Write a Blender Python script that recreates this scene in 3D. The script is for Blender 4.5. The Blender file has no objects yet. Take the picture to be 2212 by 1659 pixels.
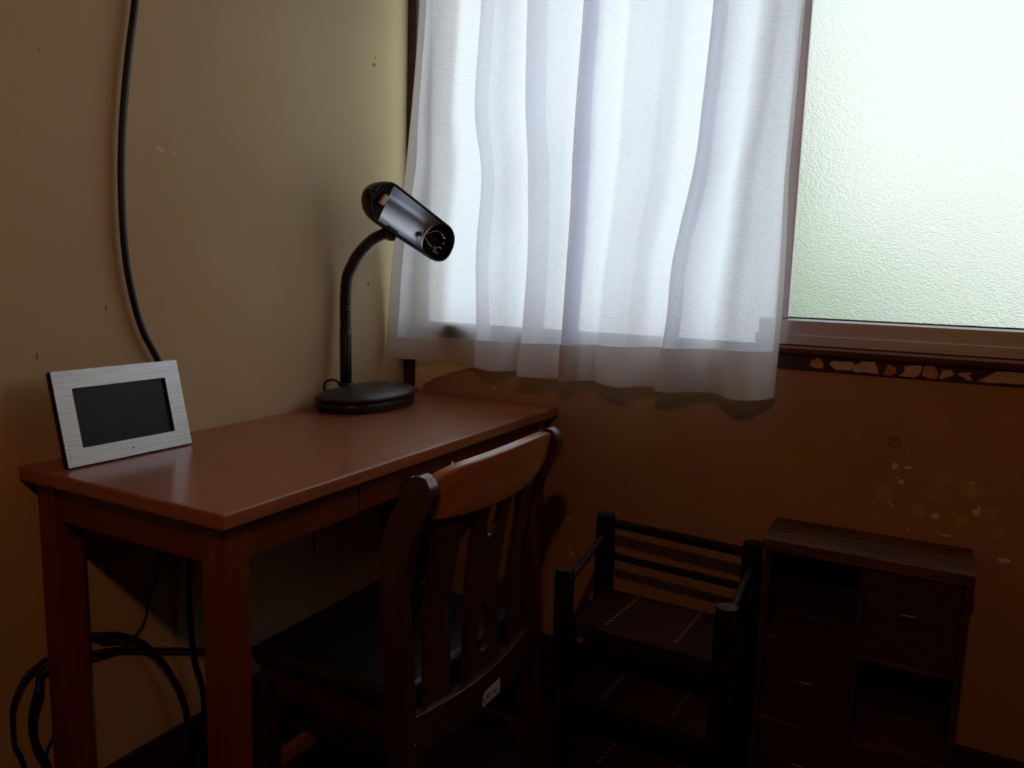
import bpy, bmesh, math, random
from mathutils import Vector, Matrix
import mathutils.geometry
random.seed(7)
S = bpy.context.scene
# ------------------------------------------------------------------ camera
cam_d = bpy.data.cameras.new('camera'); cam = bpy.data.objects.new('camera', cam_d)
S.collection.objects.link(cam); S.camera = cam
CR = Vector((0.8794, 0.4753, 0.0280)); CF = Vector((-0.4691, 0.8722, -0.1432))
CF.normalize(); CR = (CR - CR.dot(CF) * CF).normalized(); CU = CR.cross(CF)
CP = Vector((1.36732, -1.88234, 1.05546))
cam.matrix_world = Matrix(((CR.x, CU.x, -CF.x, CP.x), (CR.y, CU.y, -CF.y, CP.y), (CR.z, CU.z, -CF.z, CP.z), (0, 0, 0, 1)))
cam_d.sensor_width = 36; cam_d.lens = 36 * 1693.0 / 2212.0; cam_d.clip_start = 0.02
# ------------------------------------------------------------------ light and exposure
S.view_settings.view_transform = 'Standard'; S.view_settings.look = 'None'
S.view_settings.exposure = 0.0; S.view_settings.gamma = 1.0; S.view_settings.use_curve_mapping = False
S.cycles.use_denoising = True
S.cycles.max_bounces = 10; S.cycles.diffuse_bounces = 5; S.cycles.glossy_bounces = 4
S.cycles.transmission_bounces = 6; S.cycles.transparent_max_bounces = 8
S.cycles.sample_clamp_indirect = 4.0; S.cycles.caustics_reflective = False
S.cycles.use_adaptive_sampling = True; S.cycles.adaptive_threshold = 0.015
w = bpy.data.worlds.new('overcast sky'); S.world = w; w.use_nodes = True
nt = w.node_tree; bg = nt.nodes['Background']
tc = nt.nodes.new('ShaderNodeTexCoord'); sx = nt.nodes.new('ShaderNodeSeparateXYZ'); cr = nt.nodes.new('ShaderNodeValToRGB')
nt.links.new(tc.outputs['Generated'], sx.inputs[0]); nt.links.new(sx.outputs['Z'], cr.inputs['Fac'])
cr.color_ramp.elements[0].position = 0.0; cr.color_ramp.elements[0].color = (0.95, 0.97, 1.0, 1)
cr.color_ramp.elements[1].position = 0.6; cr.color_ramp.elements[1].color = (0.80, 0.88, 1.0, 1)
nt.links.new(cr.outputs['Color'], bg.inputs['Color']); bg.inputs['Strength'].default_value = 2.75
def lamp(name, loc, col, power, radius):
    d = bpy.data.lights.new(name, 'POINT'); d.color = col; d.energy = power; d.shadow_soft_size = radius
    o = bpy.data.objects.new(name, d); o.location = loc; S.collection.objects.link(o); return o
lamp('room_bulb', (1.33, -1.95, 1.66), (1.0, 0.39, 0.14), 8.8, 0.03)
lamp('warm_fill', (2.40, -0.36, 2.12), (1.0, 0.36, 0.10), 2.2, 0.10)  # added warm fill, no known source; brightens the sides facing right
FL = -0.11                                                        # floor level

# ------------------------------------------------------------------ materials
def mat(name, col, rough=0.6, metal=0.0, spec=0.5):
    m = bpy.data.materials.new(name); m.use_nodes = True
    b = m.node_tree.nodes['Principled BSDF']
    b.inputs['Base Color'].default_value = (*col, 1); b.inputs['Roughness'].default_value = rough
    b.inputs['Metallic'].default_value = metal; b.inputs['Specular IOR Level'].default_value = spec
    return m
def N(m, t): return m.node_tree.nodes.new(t)
def Lk(m, a, b): m.node_tree.links.new(a, b)
def noise_mat(name, c1, c2, scale=(1, 1, 1), nscale=5, detail=6, rough=0.6, bump=0.0, bscale=60, metal=0, spec=0.5, lo=0.35, hi=0.65, coat=0.0):
    m = mat(name, c1, rough, metal, spec); b = m.node_tree.nodes['Principled BSDF']
    t = N(m, 'ShaderNodeTexCoord'); mp = N(m, 'ShaderNodeMapping'); mp.inputs['Scale'].default_value = scale
    n = N(m, 'ShaderNodeTexNoise'); n.inputs['Scale'].default_value = nscale; n.inputs['Detail'].default_value = detail
    r = N(m, 'ShaderNodeValToRGB'); r.color_ramp.elements[0].color = (*c1, 1); r.color_ramp.elements[1].color = (*c2, 1)
    r.color_ramp.elements[0].position = lo; r.color_ramp.elements[1].position = hi
    Lk(m, t.outputs['Object'], mp.inputs[0]); Lk(m, mp.outputs[0], n.inputs['Vector']); Lk(m, n.outputs['Fac'], r.inputs[0])
    Lk(m, r.outputs[0], b.inputs['Base Color'])
    if bump:
        n2 = N(m, 'ShaderNodeTexNoise'); n2.inputs['Scale'].default_value = bscale; n2.inputs['Detail'].default_value = 4
        Lk(m, mp.outputs[0], n2.inputs['Vector'])
        bp = N(m, 'ShaderNodeBump'); bp.inputs['Strength'].default_value = bump; bp.inputs['Distance'].default_value = 0.002
        Lk(m, n2.outputs['Fac'], bp.inputs['Height']); Lk(m, bp.outputs[0], b.inputs['Normal'])
    if coat:
        b.inputs['Coat Weight'].default_value = coat; b.inputs['Coat Roughness'].default_value = 0.12
    return m
M = {}
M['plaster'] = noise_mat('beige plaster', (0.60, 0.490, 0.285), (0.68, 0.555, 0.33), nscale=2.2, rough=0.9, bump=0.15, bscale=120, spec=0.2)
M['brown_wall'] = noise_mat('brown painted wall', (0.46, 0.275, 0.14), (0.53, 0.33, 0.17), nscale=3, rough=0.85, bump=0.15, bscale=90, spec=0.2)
M['worn'] = noise_mat('worn wall patch', (0.54, 0.35, 0.18), (0.60, 0.40, 0.21), nscale=20, rough=0.85, spec=0.2)
M['chip'] = noise_mat('bare cream plaster', (0.95, 0.88, 0.72), (0.85, 0.76, 0.58), nscale=60, rough=0.9, bump=0.3, spec=0.2)
M['orange_chip'] = noise_mat('rust stained plaster', (0.55, 0.26, 0.12), (0.75, 0.42, 0.22), nscale=70, rough=0.9, bump=0.4, spec=0.2)
M['pale_chip'] = noise_mat('peeled paint', (0.78, 0.64, 0.50), (0.66, 0.53, 0.40), nscale=90, rough=0.9, bump=0.4, spec=0.2)
M['ceil'] = noise_mat('dark ceiling boards', (0.10, 0.06, 0.035), (0.14, 0.085, 0.05), scale=(1, 12, 1), rough=0.7)
M['room'] = noise_mat('far room walls', (0.05, 0.035, 0.022), (0.07, 0.05, 0.032), nscale=2, rough=0.9)
M['floor'] = noise_mat('dark floor boards', (0.035, 0.018, 0.010), (0.06, 0.03, 0.016), scale=(14, 1, 1), nscale=4, rough=0.45)
M['dark_trim'] = noise_mat('dark stained trim', (0.030, 0.014, 0.009), (0.055, 0.024, 0.013), scale=(1, 1, 14), nscale=6, rough=0.5, bump=0.3)
M['sill'] = noise_mat('red brown sill wood', (0.13, 0.040, 0.022), (0.20, 0.065, 0.035), scale=(2, 30, 30), nscale=5, rough=0.4, bump=0.2)
M['apron'] = noise_mat('apron wood with painted shade', (0.14, 0.030, 0.008), (0.19, 0.043, 0.012), scale=(14, 2, 22), nscale=5, rough=0.42, bump=0.08, bscale=14)  # desk wood made darker: shade on the aprons is in the colour
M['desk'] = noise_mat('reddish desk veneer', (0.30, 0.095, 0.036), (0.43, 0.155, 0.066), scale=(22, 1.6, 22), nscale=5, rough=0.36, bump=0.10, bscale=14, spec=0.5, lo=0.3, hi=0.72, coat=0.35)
M['leg_shaded'] = noise_mat('desk leg wood with painted shade', (0.17, 0.034, 0.008), (0.23, 0.048, 0.012), scale=(20, 20, 1.6), nscale=5, rough=0.4, bump=0.08, bscale=14)  # darker copy of the desk wood, shade on the legs painted in
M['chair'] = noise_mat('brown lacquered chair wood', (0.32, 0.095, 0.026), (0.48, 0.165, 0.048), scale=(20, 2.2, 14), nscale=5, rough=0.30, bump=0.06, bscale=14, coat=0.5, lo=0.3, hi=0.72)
M['chair_shaded'] = noise_mat('chair wood with painted shade', (0.042, 0.012, 0.006), (0.070, 0.020, 0.009), scale=(20, 20, 2), nscale=5, rough=0.30, bump=0.06, bscale=14, coat=0.5)  # dark copy of the chair wood; shade on the uprights is painted in
M['cushion'] = noise_mat('black vinyl', (0.010, 0.010, 0.011), (0.016, 0.016, 0.018), nscale=40, rough=0.4, bump=0.2, bscale=200)
M['rackwood'] = noise_mat('dark bamboo', (0.008, 0.005, 0.004), (0.018, 0.009, 0.006), scale=(10, 10, 2), nscale=8, rough=0.7, bump=0.3, bscale=40, spec=0.15)
M['rail'] = noise_mat('worn dark bamboo', (0.010, 0.006, 0.004), (0.060, 0.030, 0.016), scale=(14, 3, 14), nscale=6, rough=0.5, bump=0.3, bscale=40, lo=0.45, hi=0.75)
M['slat'] = noise_mat('dark split bamboo', (0.035, 0.015, 0.011), (0.065, 0.028, 0.019), scale=(3, 60, 3), nscale=6, rough=0.75, spec=0.15)
M['cut'] = noise_mat('sawn wood end', (0.09, 0.065, 0.045), (0.05, 0.035, 0.022), nscale=60, rough=0.8)
M['cutbright'] = noise_mat('scuffed wood end', (0.02, 0.011, 0.008), (0.20, 0.11, 0.055), nscale=90, rough=0.6, lo=0.55, hi=0.75)
M['stitch'] = mat('pale binding cord', (0.36, 0.20, 0.10), 0.8)
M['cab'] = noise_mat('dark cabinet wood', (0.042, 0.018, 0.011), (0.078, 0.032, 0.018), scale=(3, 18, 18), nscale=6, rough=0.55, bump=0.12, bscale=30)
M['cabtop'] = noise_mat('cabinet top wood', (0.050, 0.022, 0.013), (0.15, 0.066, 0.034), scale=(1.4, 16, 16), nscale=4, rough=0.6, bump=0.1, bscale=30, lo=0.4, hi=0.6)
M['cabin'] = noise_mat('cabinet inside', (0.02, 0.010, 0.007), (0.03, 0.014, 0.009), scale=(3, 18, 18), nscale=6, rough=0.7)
M['blackplastic'] = noise_mat('black plastic', (0.010, 0.010, 0.011), (0.013, 0.013, 0.014), nscale=50, rough=0.38, bump=0.05, bscale=400)
M['gloss'] = mat('glossy black plastic', (0.006, 0.006, 0.007), 0.12)
M['basetop'] = noise_mat('charcoal plastic', (0.034, 0.031, 0.031), (0.040, 0.036, 0.036), nscale=80, rough=0.34, bump=0.05, bscale=500)
M['rubber'] = noise_mat('black cable sheath', (0.008, 0.008, 0.009), (0.012, 0.012, 0.013), nscale=50, rough=0.45)
M['mirror'] = mat('polished reflector', (0.88, 0.94, 1.0), 0.36, 0.9)
M['chrome'] = mat('chrome', (0.90, 0.91, 0.95), 0.25, 0.6)
M['cream'] = noise_mat('crumbling cream plaster', (0.86, 0.74, 0.47), (0.92, 0.80, 0.53), nscale=25, rough=0.9, bump=0.4, bscale=150, spec=0.2)
M['socket'] = noise_mat('yellowed socket plastic', (0.62, 0.50, 0.27), (0.55, 0.42, 0.22), nscale=30, rough=0.4)
M['brass'] = mat('aged brass', (0.55, 0.36, 0.20), 0.3, 1.0)
M['bronze'] = mat('dull bronze wire', (0.60, 0.30, 0.16), 0.35, 1.0)
M['button'] = mat('grey button', (0.25, 0.25, 0.26), 0.3)
M['screen'] = mat('black lcd glass', (0.008, 0.009, 0.011), 0.35, 0.0, 0.25)
M['paper'] = noise_mat('paper sticker', (0.62, 0.52, 0.44), (0.54, 0.45, 0.38), nscale=40, rough=0.7)
M['ink'] = mat('black ink', (0.01, 0.01, 0.012), 0.6)
M['matt'] = mat('matt black plastic', (0.006, 0.006, 0.008), 0.7, 0.0, 0.15)
M['darkink'] = mat('dark stamp ink', (0.06, 0.025, 0.012), 0.8)
M['bolt'] = mat('reddish bolt cap', (0.30, 0.10, 0.05), 0.25)
M['grass'] = noise_mat('garden ground', (0.10, 0.14, 0.05), (0.16, 0.20, 0.08), nscale=3, rough=0.9)
M['leaf'] = noise_mat('bright leaves', (0.16, 0.30, 0.08), (0.30, 0.46, 0.15), nscale=3, rough=0.5)
M['stem'] = mat('bark', (0.08, 0.05, 0.03), 0.8)
# brushed metals
def brushed(name, c1, c2, scale, rough, metal=1.0, bump=0.3):
    m = noise_mat(name, c1, c2, scale=scale, nscale=8, detail=3, rough=rough, metal=metal, bump=bump, bscale=12); return m
M['alu'] = brushed('anodised aluminium', (0.74, 0.76, 0.82), (0.80, 0.82, 0.88), (1, 60, 60), 0.32, 0.4, 0.15)
M['alu_dark'] = mat('dark sash seal', (0.05, 0.045, 0.05), 0.5)
M['bezel'] = brushed('brushed silver bezel', (0.58, 0.585, 0.61), (0.68, 0.685, 0.71), (80, 1.2, 80), 0.33, 0.75, 0.25)
# frosted glass
m = bpy.data.materials.new('patterned frosted glass'); m.use_nodes = True; M['glass'] = m
nn = m.node_tree.nodes; nn.remove(nn['Principled BSDF']); out = nn['Material Output']
t = N(m, 'ShaderNodeTexCoord'); mp = N(m, 'ShaderNodeMapping'); mp.inputs['Scale'].default_value = (0.75, 1, 1.25)
n1 = N(m, 'ShaderNodeTexNoise'); n1.inputs['Scale'].default_value = 270; n1.inputs['Detail'].default_value = 2
bp = N(m, 'ShaderNodeBump'); bp.inputs['Strength'].default_value = 0.9; bp.inputs['Distance'].default_value = 0.003
Lk(m, t.outputs['Object'], mp.inputs[0]); Lk(m, mp.outputs[0], n1.inputs['Vector']); Lk(m, n1.outputs['Fac'], bp.inputs['Height'])
rf = N(m, 'ShaderNodeBsdfRefraction'); rf.inputs['IOR'].default_value = 1.35; rf.inputs['Roughness'].default_value = 0.30
rf.inputs['Color'].default_value = (0.46, 0.485, 0.44, 1)
tl = N(m, 'ShaderNodeBsdfTranslucent'); tl.inputs['Color'].default_value = (0.46, 0.485, 0.44, 1)
gl = N(m, 'ShaderNodeBsdfGlossy'); gl.inputs['Roughness'].default_value = 0.25
mx = N(m, 'ShaderNodeMixShader'); mx.inputs[0].default_value = 0.35
mx2 = N(m, 'ShaderNodeMixShader'); mx2.inputs[0].default_value = 0.05
Lk(m, bp.outputs[0], rf.inputs['Normal']); Lk(m, bp.outputs[0], gl.inputs['Normal'])
Lk(m, rf.outputs[0], mx.inputs[1]); Lk(m, tl.outputs[0], mx.inputs[2]); Lk(m, mx.outputs[0], mx2.inputs[1]); Lk(m, gl.outputs[0], mx2.inputs[2])
Lk(m, mx2.outputs[0], out.inputs['Surface'])
m = bpy.data.materials.new('milky glass'); m.use_nodes = True; M['bright_glass'] = m  # passes far more light than the right pane, to brighten the curtain
nn = m.node_tree.nodes; nn.remove(nn['Principled BSDF']); out = nn['Material Output']
tp = N(m, 'ShaderNodeBsdfTranslucent'); tp.inputs['Color'].default_value = (0.93, 0.94, 0.95, 1); g2 = N(m, 'ShaderNodeBsdfGlossy'); g2.inputs['Roughness'].default_value = 0.02
mx = N(m, 'ShaderNodeMixShader'); mx.inputs[0].default_value = 0.06; Lk(m, tp.outputs[0], mx.inputs[1]); Lk(m, g2.outputs[0], mx.inputs[2]); Lk(m, mx.outputs[0], out.inputs['Surface'])
# curtain cloth: waffle weave, slightly see-through
def cloth(name, col, see, trans=0.72):
    m = bpy.data.materials.new(name); m.use_nodes = True; nn = m.node_tree.nodes; nn.remove(nn['Principled BSDF']); out = nn['Material Output']
    uv = N(m, 'ShaderNodeUVMap'); sp = N(m, 'ShaderNodeSeparateXYZ'); Lk(m, uv.outputs[0], sp.inputs[0])
    def wave(sock, per):
        a = N(m, 'ShaderNodeMath'); a.operation = 'MULTIPLY'; a.inputs[1].default_value = 2 * math.pi / per; Lk(m, sock, a.inputs[0])
        s = N(m, 'ShaderNodeMath'); s.operation = 'SINE'; Lk(m, a.outputs[0], s.inputs[0]); return s.outputs[0]
    mxm = N(m, 'ShaderNodeMath'); mxm.operation = 'MAXIMUM'
    Lk(m, wave(sp.outputs['X'], 0.0046), mxm.inputs[0]); Lk(m, wave(sp.outputs['Y'], 0.0046), mxm.inputs[1])
    mr = N(m, 'ShaderNodeMapRange'); mr.inputs['From Min'].default_value = -0.6; mr.inputs['From Max'].default_value = 0.9
    Lk(m, mxm.outputs[0], mr.inputs['Value'])                     # 1 = thread, 0 = hole
    nz = N(m, 'ShaderNodeTexNoise'); nz.inputs['Scale'].default_value = 9; tcx = N(m, 'ShaderNodeTexCoord'); Lk(m, tcx.outputs['Object'], nz.inputs['Vector'])
    bp = N(m, 'ShaderNodeBump'); bp.inputs['Strength'].default_value = 0.35; bp.inputs['Distance'].default_value = 0.001; Lk(m, mr.outputs[0], bp.inputs['Height'])
    df = N(m, 'ShaderNodeBsdfDiffuse'); df.inputs['Color'].default_value = (*col, 1)
    tr = N(m, 'ShaderNodeBsdfTranslucent'); tr.inputs['Color'].default_value = (*col, 1)
    Lk(m, bp.outputs[0], df.inputs['Normal']); Lk(m, bp.outputs[0], tr.inputs['Normal'])
    tp = N(m, 'ShaderNodeBsdfTransparent')
    m1 = N(m, 'ShaderNodeMixShader'); m1.inputs[0].default_value = trans; Lk(m, df.outputs[0], m1.inputs[1]); Lk(m, tr.outputs[0], m1.inputs[2])
    mm = N(m, 'ShaderNodeMapRange'); mm.inputs['To Min'].default_value = see * 2.2; mm.inputs['To Max'].default_value = see * 0.5
    Lk(m, mr.outputs[0], mm.inputs['Value'])
    m2 = N(m, 'ShaderNodeMixShader'); Lk(m, mm.outputs[0], m2.inputs[0]); Lk(m, m1.outputs[0], m2.inputs[1]); Lk(m, tp.outputs[0], m2.inputs[2])
    Lk(m, m2.outputs[0], out.inputs['Surface']); return m
M['cloth'] = cloth('white waffle voile', (0.885, 0.895, 0.985), 0.14, 0.78)
M['hem'] = cloth('lamp tinted voile hem', (0.86, 0.81, 0.74), 0.10, 0.36)  # beige tint paints the warm lamp light onto the same white cloth
M['thread'] = mat('white thread', (0.9, 0.9, 0.92), 0.7)

# ------------------------------------------------------------------ mesh helpers
def link(name, me, material=None, parent=None, smooth=False, mw=None):
    o = bpy.data.objects.new(name, me); S.collection.objects.link(o)
    if material is not None: me.materials.append(M[material])
    if parent is not None: o.parent = parent; o.matrix_parent_inverse = PINV.get(parent.name, Matrix())
    if mw is not None: o.matrix_local = mw if parent is None else PINV.get(parent.name, Matrix()).inverted() @ PINV.get(parent.name, Matrix()) @ mw
    if smooth:
        for p in me.polygons: p.use_smooth = True
    return o
PINV = {}
def thing(name, label, cat, loc, group=None):
    o = bpy.data.objects.new(name, None); S.collection.objects.link(o); o.location = loc; o.empty_display_size = 0.05
    o['label'] = label; o['category'] = cat
    if group: o['group'] = group
    PINV[o.name] = Matrix.Translation(Vector(loc)).inverted(); return o
def tag(o, label, cat, group=None):
    o['label'] = label; o['category'] = cat
    if group: o['group'] = group
    return o
def struct(o): o['kind'] = 'structure'; return o
def mesh_from(name, verts, faces, material=None, parent=None, smooth=False):
    me = bpy.data.meshes.new(name); me.from_pydata([tuple(v) for v in verts], [], faces); me.update()
    return link(name, me, material, parent, smooth)
def bm_obj(name, bm, material=None, parent=None, smooth=False):
    bmesh.ops.recalc_face_normals(bm, faces=bm.faces[:])
    me = bpy.data.meshes.new(name); bm.to_mesh(me); bm.free(); return link(name, me, material, parent, smooth)
def add_box(bm, lo, hi, bevel=0.0, seg=2):
    r = bmesh.ops.create_cube(bm, size=1.0)
    c = [(lo[i] + hi[i]) / 2 for i in range(3)]; s = [abs(hi[i] - lo[i]) for i in range(3)]
    for v in r['verts']: v.co = Vector((c[0] + v.co.x * s[0], c[1] + v.co.y * s[1], c[2] + v.co.z * s[2]))
    if bevel:
        es = list({e for v in r['verts'] for e in v.link_edges})
        bmesh.ops.bevel(bm, geom=es, offset=bevel, segments=seg, profile=0.6, affect='EDGES')
def box(name, lo, hi, material, parent=None, bevel=0.0015, seg=2, smooth=False):
    bm = bmesh.new(); add_box(bm, lo, hi, bevel, seg); return bm_obj(name, bm, material, parent, smooth)
def catmull(pts, n=6, closed=False):
    P = [Vector(p) for p in pts]; out = []; k = len(P)
    rng = range(k) if closed else range(k - 1)
    for i in rng:
        g = (lambda j: P[j % k]) if closed else (lambda j: P[max(0, min(k - 1, j))])
        a, b, c, d = g(i - 1), g(i), g(i + 1), g(i + 2)
        for j in range(n):
            t = j / n
            out.append(0.5 * ((2 * b) + (c - a) * t + (2 * a - 5 * b + 4 * c - d) * t * t + (3 * b - a - 3 * c + d) * t ** 3))
    if not closed: out.append(P[-1].copy())
    return out
def add_tube(bm, pts, rad, seg=12, cap=True):
    P = [Vector(p) for p in pts]; R = rad if isinstance(rad, (list, tuple)) else [rad] * len(P)
    prev = None; rings = []
    for i, p in enumerate(P):
        t = (P[min(i + 1, len(P) - 1)] - P[max(i - 1, 0)]).normalized()
        if prev is None:
            a = Vector((0, 0, 1)) if abs(t.z) < 0.9 else Vector((1, 0, 0)); x = t.cross(a).normalized()
        else:
            x = (prev - t * prev.dot(t)).normalized()
        y = t.cross(x); prev = x
        rings.append([bm.verts.new(p + (x * math.cos(2 * math.pi * k / seg) + y * math.sin(2 * math.pi * k / seg)) * R[i]) for k in range(seg)])
    for a, b in zip(rings, rings[1:]):
        for k in range(seg): bm.faces.new((a[k], a[(k + 1) % seg], b[(k + 1) % seg], b[k]))
    if cap:
        bm.faces.new(rings[0][::-1]); bm.faces.new(rings[-1])
def tube(name, pts, rad, material, parent=None, seg=12):
    bm = bmesh.new(); add_tube(bm, pts, rad, seg); return bm_obj(name, bm, material, parent, True)
def post(name, a, b, r, material, parent=None, seg=20, lump=0.03):
    """a turned or natural round pole with softened ends and a slightly uneven girth"""
    a = Vector(a); b = Vector(b); n = 14; pts = []; rad = []
    for i in range(n + 1):
        t = i / n; pts.append(a.lerp(b, t)); rad.append(r * (1 + lump * math.sin(7 * t + a.x * 40) * math.sin(3.1 * t + 1)))
    d = (b - a).normalized(); e = r * 0.18
    pts = [a, a + d * e * 0.4] + [p for p in pts if (p - a).length > e and (p - b).length > e] + [b - d * e * 0.4, b]
    rad = [r * 0.8, r * 0.96] + rad[1:len(pts) - 3] + [r * 0.96, r * 0.8]
    bm = bmesh.new(); add_tube(bm, pts, rad[:len(pts)], seg); o = bm_obj(name, bm, material, parent, True)
    for p in o.data.polygons:
        if len(p.vertices) > 4: p.use_smooth = False
    return o
def extrude_poly(bm, poly, axis, lo, hi, bevel=0.0):
    """poly: 2-D points in the two other axes (order x,y,z without axis); extruded from lo to hi along axis"""
    def V(p, h):
        q = list(p); q.insert(axis, h); return Vector(q)
    a = [bm.verts.new(V(p, lo)) for p in poly]; b = [bm.verts.new(V(p, hi)) for p in poly]; n = len(poly)
    fs = [bm.faces.new(a), bm.faces.new(b[::-1])]
    for i in range(n): fs.append(bm.faces.new((a[i], b[i], b[(i + 1) % n], a[(i + 1) % n])))
    if bevel:
        es = [e for f in fs[:2] for e in f.edges]
        bmesh.ops.bevel(bm, geom=list(set(es)), offset=bevel, segments=3, profile=0.5, affect='EDGES')
def plate(name, loops, thick, material, parent=None, fn=None, bevel=0.0, smooth=False, res=0.012):
    """flat plate from an outline and holes (2-D), given thickness, then mapped by fn(u, v, w) into the world"""
    V = []; E = []
    for lp in loops:
        k0 = len(V)
        for i, p in enumerate(lp): V.append(Vector((p[0], p[1]))); E.append((k0 + i, k0 + (i + 1) % len(lp)))
    x0 = min(p.x for p in V); x1 = max(p.x for p in V); y0 = min(p.y for p in V); y1 = max(p.y for p in V)
    def inside(p, lp):
        c = False
        for i in range(len(lp)):
            a, b = lp[i], lp[(i + 1) % len(lp)]
            if (a[1] > p[1]) != (b[1] > p[1]) and p[0] < (b[0] - a[0]) * (p[1] - a[1]) / (b[1] - a[1]) + a[0]: c = not c
        return c
    if res:
        nx = max(1, int((x1 - x0) / res)); ny = max(1, int((y1 - y0) / res))
        for i in range(1, nx):
            for j in range(1, ny):
                p = (x0 + (x1 - x0) * i / nx, y0 + (y1 - y0) * j / ny)
                if inside(p, loops[0]) and not any(inside(p, h) for h in loops[1:]) and min((v - Vector(p)).length for v in V[:len(V)]) > res * 0.35:
                    V.append(Vector(p))
    r = mathutils.geometry.delaunay_2d_cdt(V, E, [], 0, 1e-6)
    vs, fs = r[0], r[2]; keep = []
    for f in fs:
        c = sum((vs[i] for i in f), Vector((0, 0))) / len(f)
        if inside(c, loops[0]) and not any(inside(c, h) for h in loops[1:]): keep.append(f)
    n = len(vs); verts = []; faces = []
    F = fn or (lambda u, v, w: (u, v, w))
    for w in (0.0, thick): verts += [F(p.x, p.y, w) for p in vs]
    cnt = {}
    for f in keep:
        faces.append(tuple(f)[::-1]); faces.append(tuple(i + n for i in f))
        for i in range(len(f)):
            a, b = f[i], f[(i + 1) % len(f)]; cnt[(a, b)] = 1
    for (a, b) in list(cnt):
        if (b, a) not in cnt: faces.append((a, b, b + n, a + n))
    o = mesh_from(name, verts, faces, material, parent, smooth)
    bm = bmesh.new(); bm.from_mesh(o.data); bmesh.ops.recalc_face_normals(bm, faces=bm.faces[:]); bm.to_mesh(o.data); bm.free()
    if bevel:
        md = o.modifiers.new('edge', 'BEVEL'); md.width = bevel; md.segments = 2; md.limit_method = 'ANGLE'; md.angle_limit = math.radians(50)
    return o
def lathe(name, prof, origin, axis, material, parent=None, seg=24, smooth=True):
    ax = Vector(axis).normalized(); q = Vector((0, 0, 1)).rotation_difference(ax); o0 = Vector(origin)
    V = []; Fc = []
    for r, h in prof:
        for k in range(seg):
            a = 2 * math.pi * k / seg; V.append(o0 + q @ Vector((r * math.cos(a), r * math.sin(a), h)))
    for i in range(len(prof) - 1):
        for k in range(seg): Fc.append((i * seg + k, i * seg + (k + 1) % seg, (i + 1) * seg + (k + 1) % seg, (i + 1) * seg + k))
    Fc.append(tuple(range(seg))[::-1]); Fc.append(tuple((len(prof) - 1) * seg + k for k in range(seg)))
    return mesh_from(name, V, Fc, material, parent, smooth)
def ellipse(cx, cy, rx, ry, n=24, p=2.0):
    out = []
    for k in range(n):
        a = 2 * math.pi * k / n; c, s = math.cos(a), math.sin(a)
        out.append((cx + rx * math.copysign(abs(c) ** (2 / p), c), cy + ry * math.copysign(abs(s) ** (2 / p), s)))
    return out
M['scuff'] = mat('dark scuff', (0.30, 0.23, 0.12), 0.9)
M['pale'] = mat('pale filler spot', (0.74, 0.64, 0.42), 0.9)

# ================================================================== the room
def multi_box(name, boxes, material, bevel=0):
    bm = bmesh.new()
    for lo, hi in boxes: add_box(bm, lo, hi, bevel)
    return struct(bm_obj(name, bm, material))
multi_box('floor', [((-0.1, -4.1, FL - 0.06), (3.4, 0.12, FL))], 'floor')
multi_box('ceiling', [((-0.1, -4.1, 2.35), (3.4, 0.12, 2.42))], 'ceil')
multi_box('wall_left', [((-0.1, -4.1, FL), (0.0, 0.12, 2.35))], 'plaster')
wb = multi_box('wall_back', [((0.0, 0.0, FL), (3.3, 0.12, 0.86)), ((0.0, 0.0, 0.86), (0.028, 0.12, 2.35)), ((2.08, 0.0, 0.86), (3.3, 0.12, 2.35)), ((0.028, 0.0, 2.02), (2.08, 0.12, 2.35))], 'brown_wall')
multi_box('wall_right', [((3.3, -4.1, FL), (3.4, 0.12, 2.35))], 'room')
multi_box('wall_front', [((0.0, -4.1, FL), (3.3, -4.0, 2.35))], 'room')
def wall_xz(u, v, w): return (u, -w, v)
# plaster left at the window corner with a ragged lower edge
rg = [(0.0316, 0.6949), (0.037, 0.707), (0.043, 0.7112), (0.047, 0.703), (0.0515, 0.701), (0.058, 0.713), (0.0709, 0.7248), (0.079, 0.726), (0.0903, 0.7321), (0.0983, 0.7423), (0.112, 0.745), (0.121, 0.7445), (0.1351, 0.7497), (0.146, 0.755), (0.1585, 0.7638), (0.170, 0.7650), (0.182, 0.7671), (0.205, 0.776), (0.2356, 0.7822), (0.262, 0.785), (0.288, 0.7918)]
plate('plaster_patch', [rg + [(0.288, 0.855), (0.0316, 0.855)]], 0.004, 'cream', wb, wall_xz, res=0)['label'] = 'beige plaster remnant with a ragged crumbling lower edge'
crk = catmull([(0.060, -0.0045, 0.747), (0.085, -0.0045, 0.741), (0.098, -0.0045, 0.735), (0.125, -0.0045, 0.752), (0.150, -0.0045, 0.760)], 4)
tube('crack', crk, 0.0012, 'pale_chip', wb, 6)
rnd = random.Random(3)
def blob(cx, cz, w_, h_, n=9, rough=0.28, rot=0.0):
    out = []
    for k in range(n):
        a = 2 * math.pi * k / n; r = 1 - rough * rnd.random()
        x, z = math.cos(a) * w_ / 2 * r, math.sin(a) * h_ / 2 * r
        out.append((cx + x * math.cos(rot) - z * math.sin(rot), cz + x * math.sin(rot) + z * math.cos(rot)))
    return out
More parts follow.
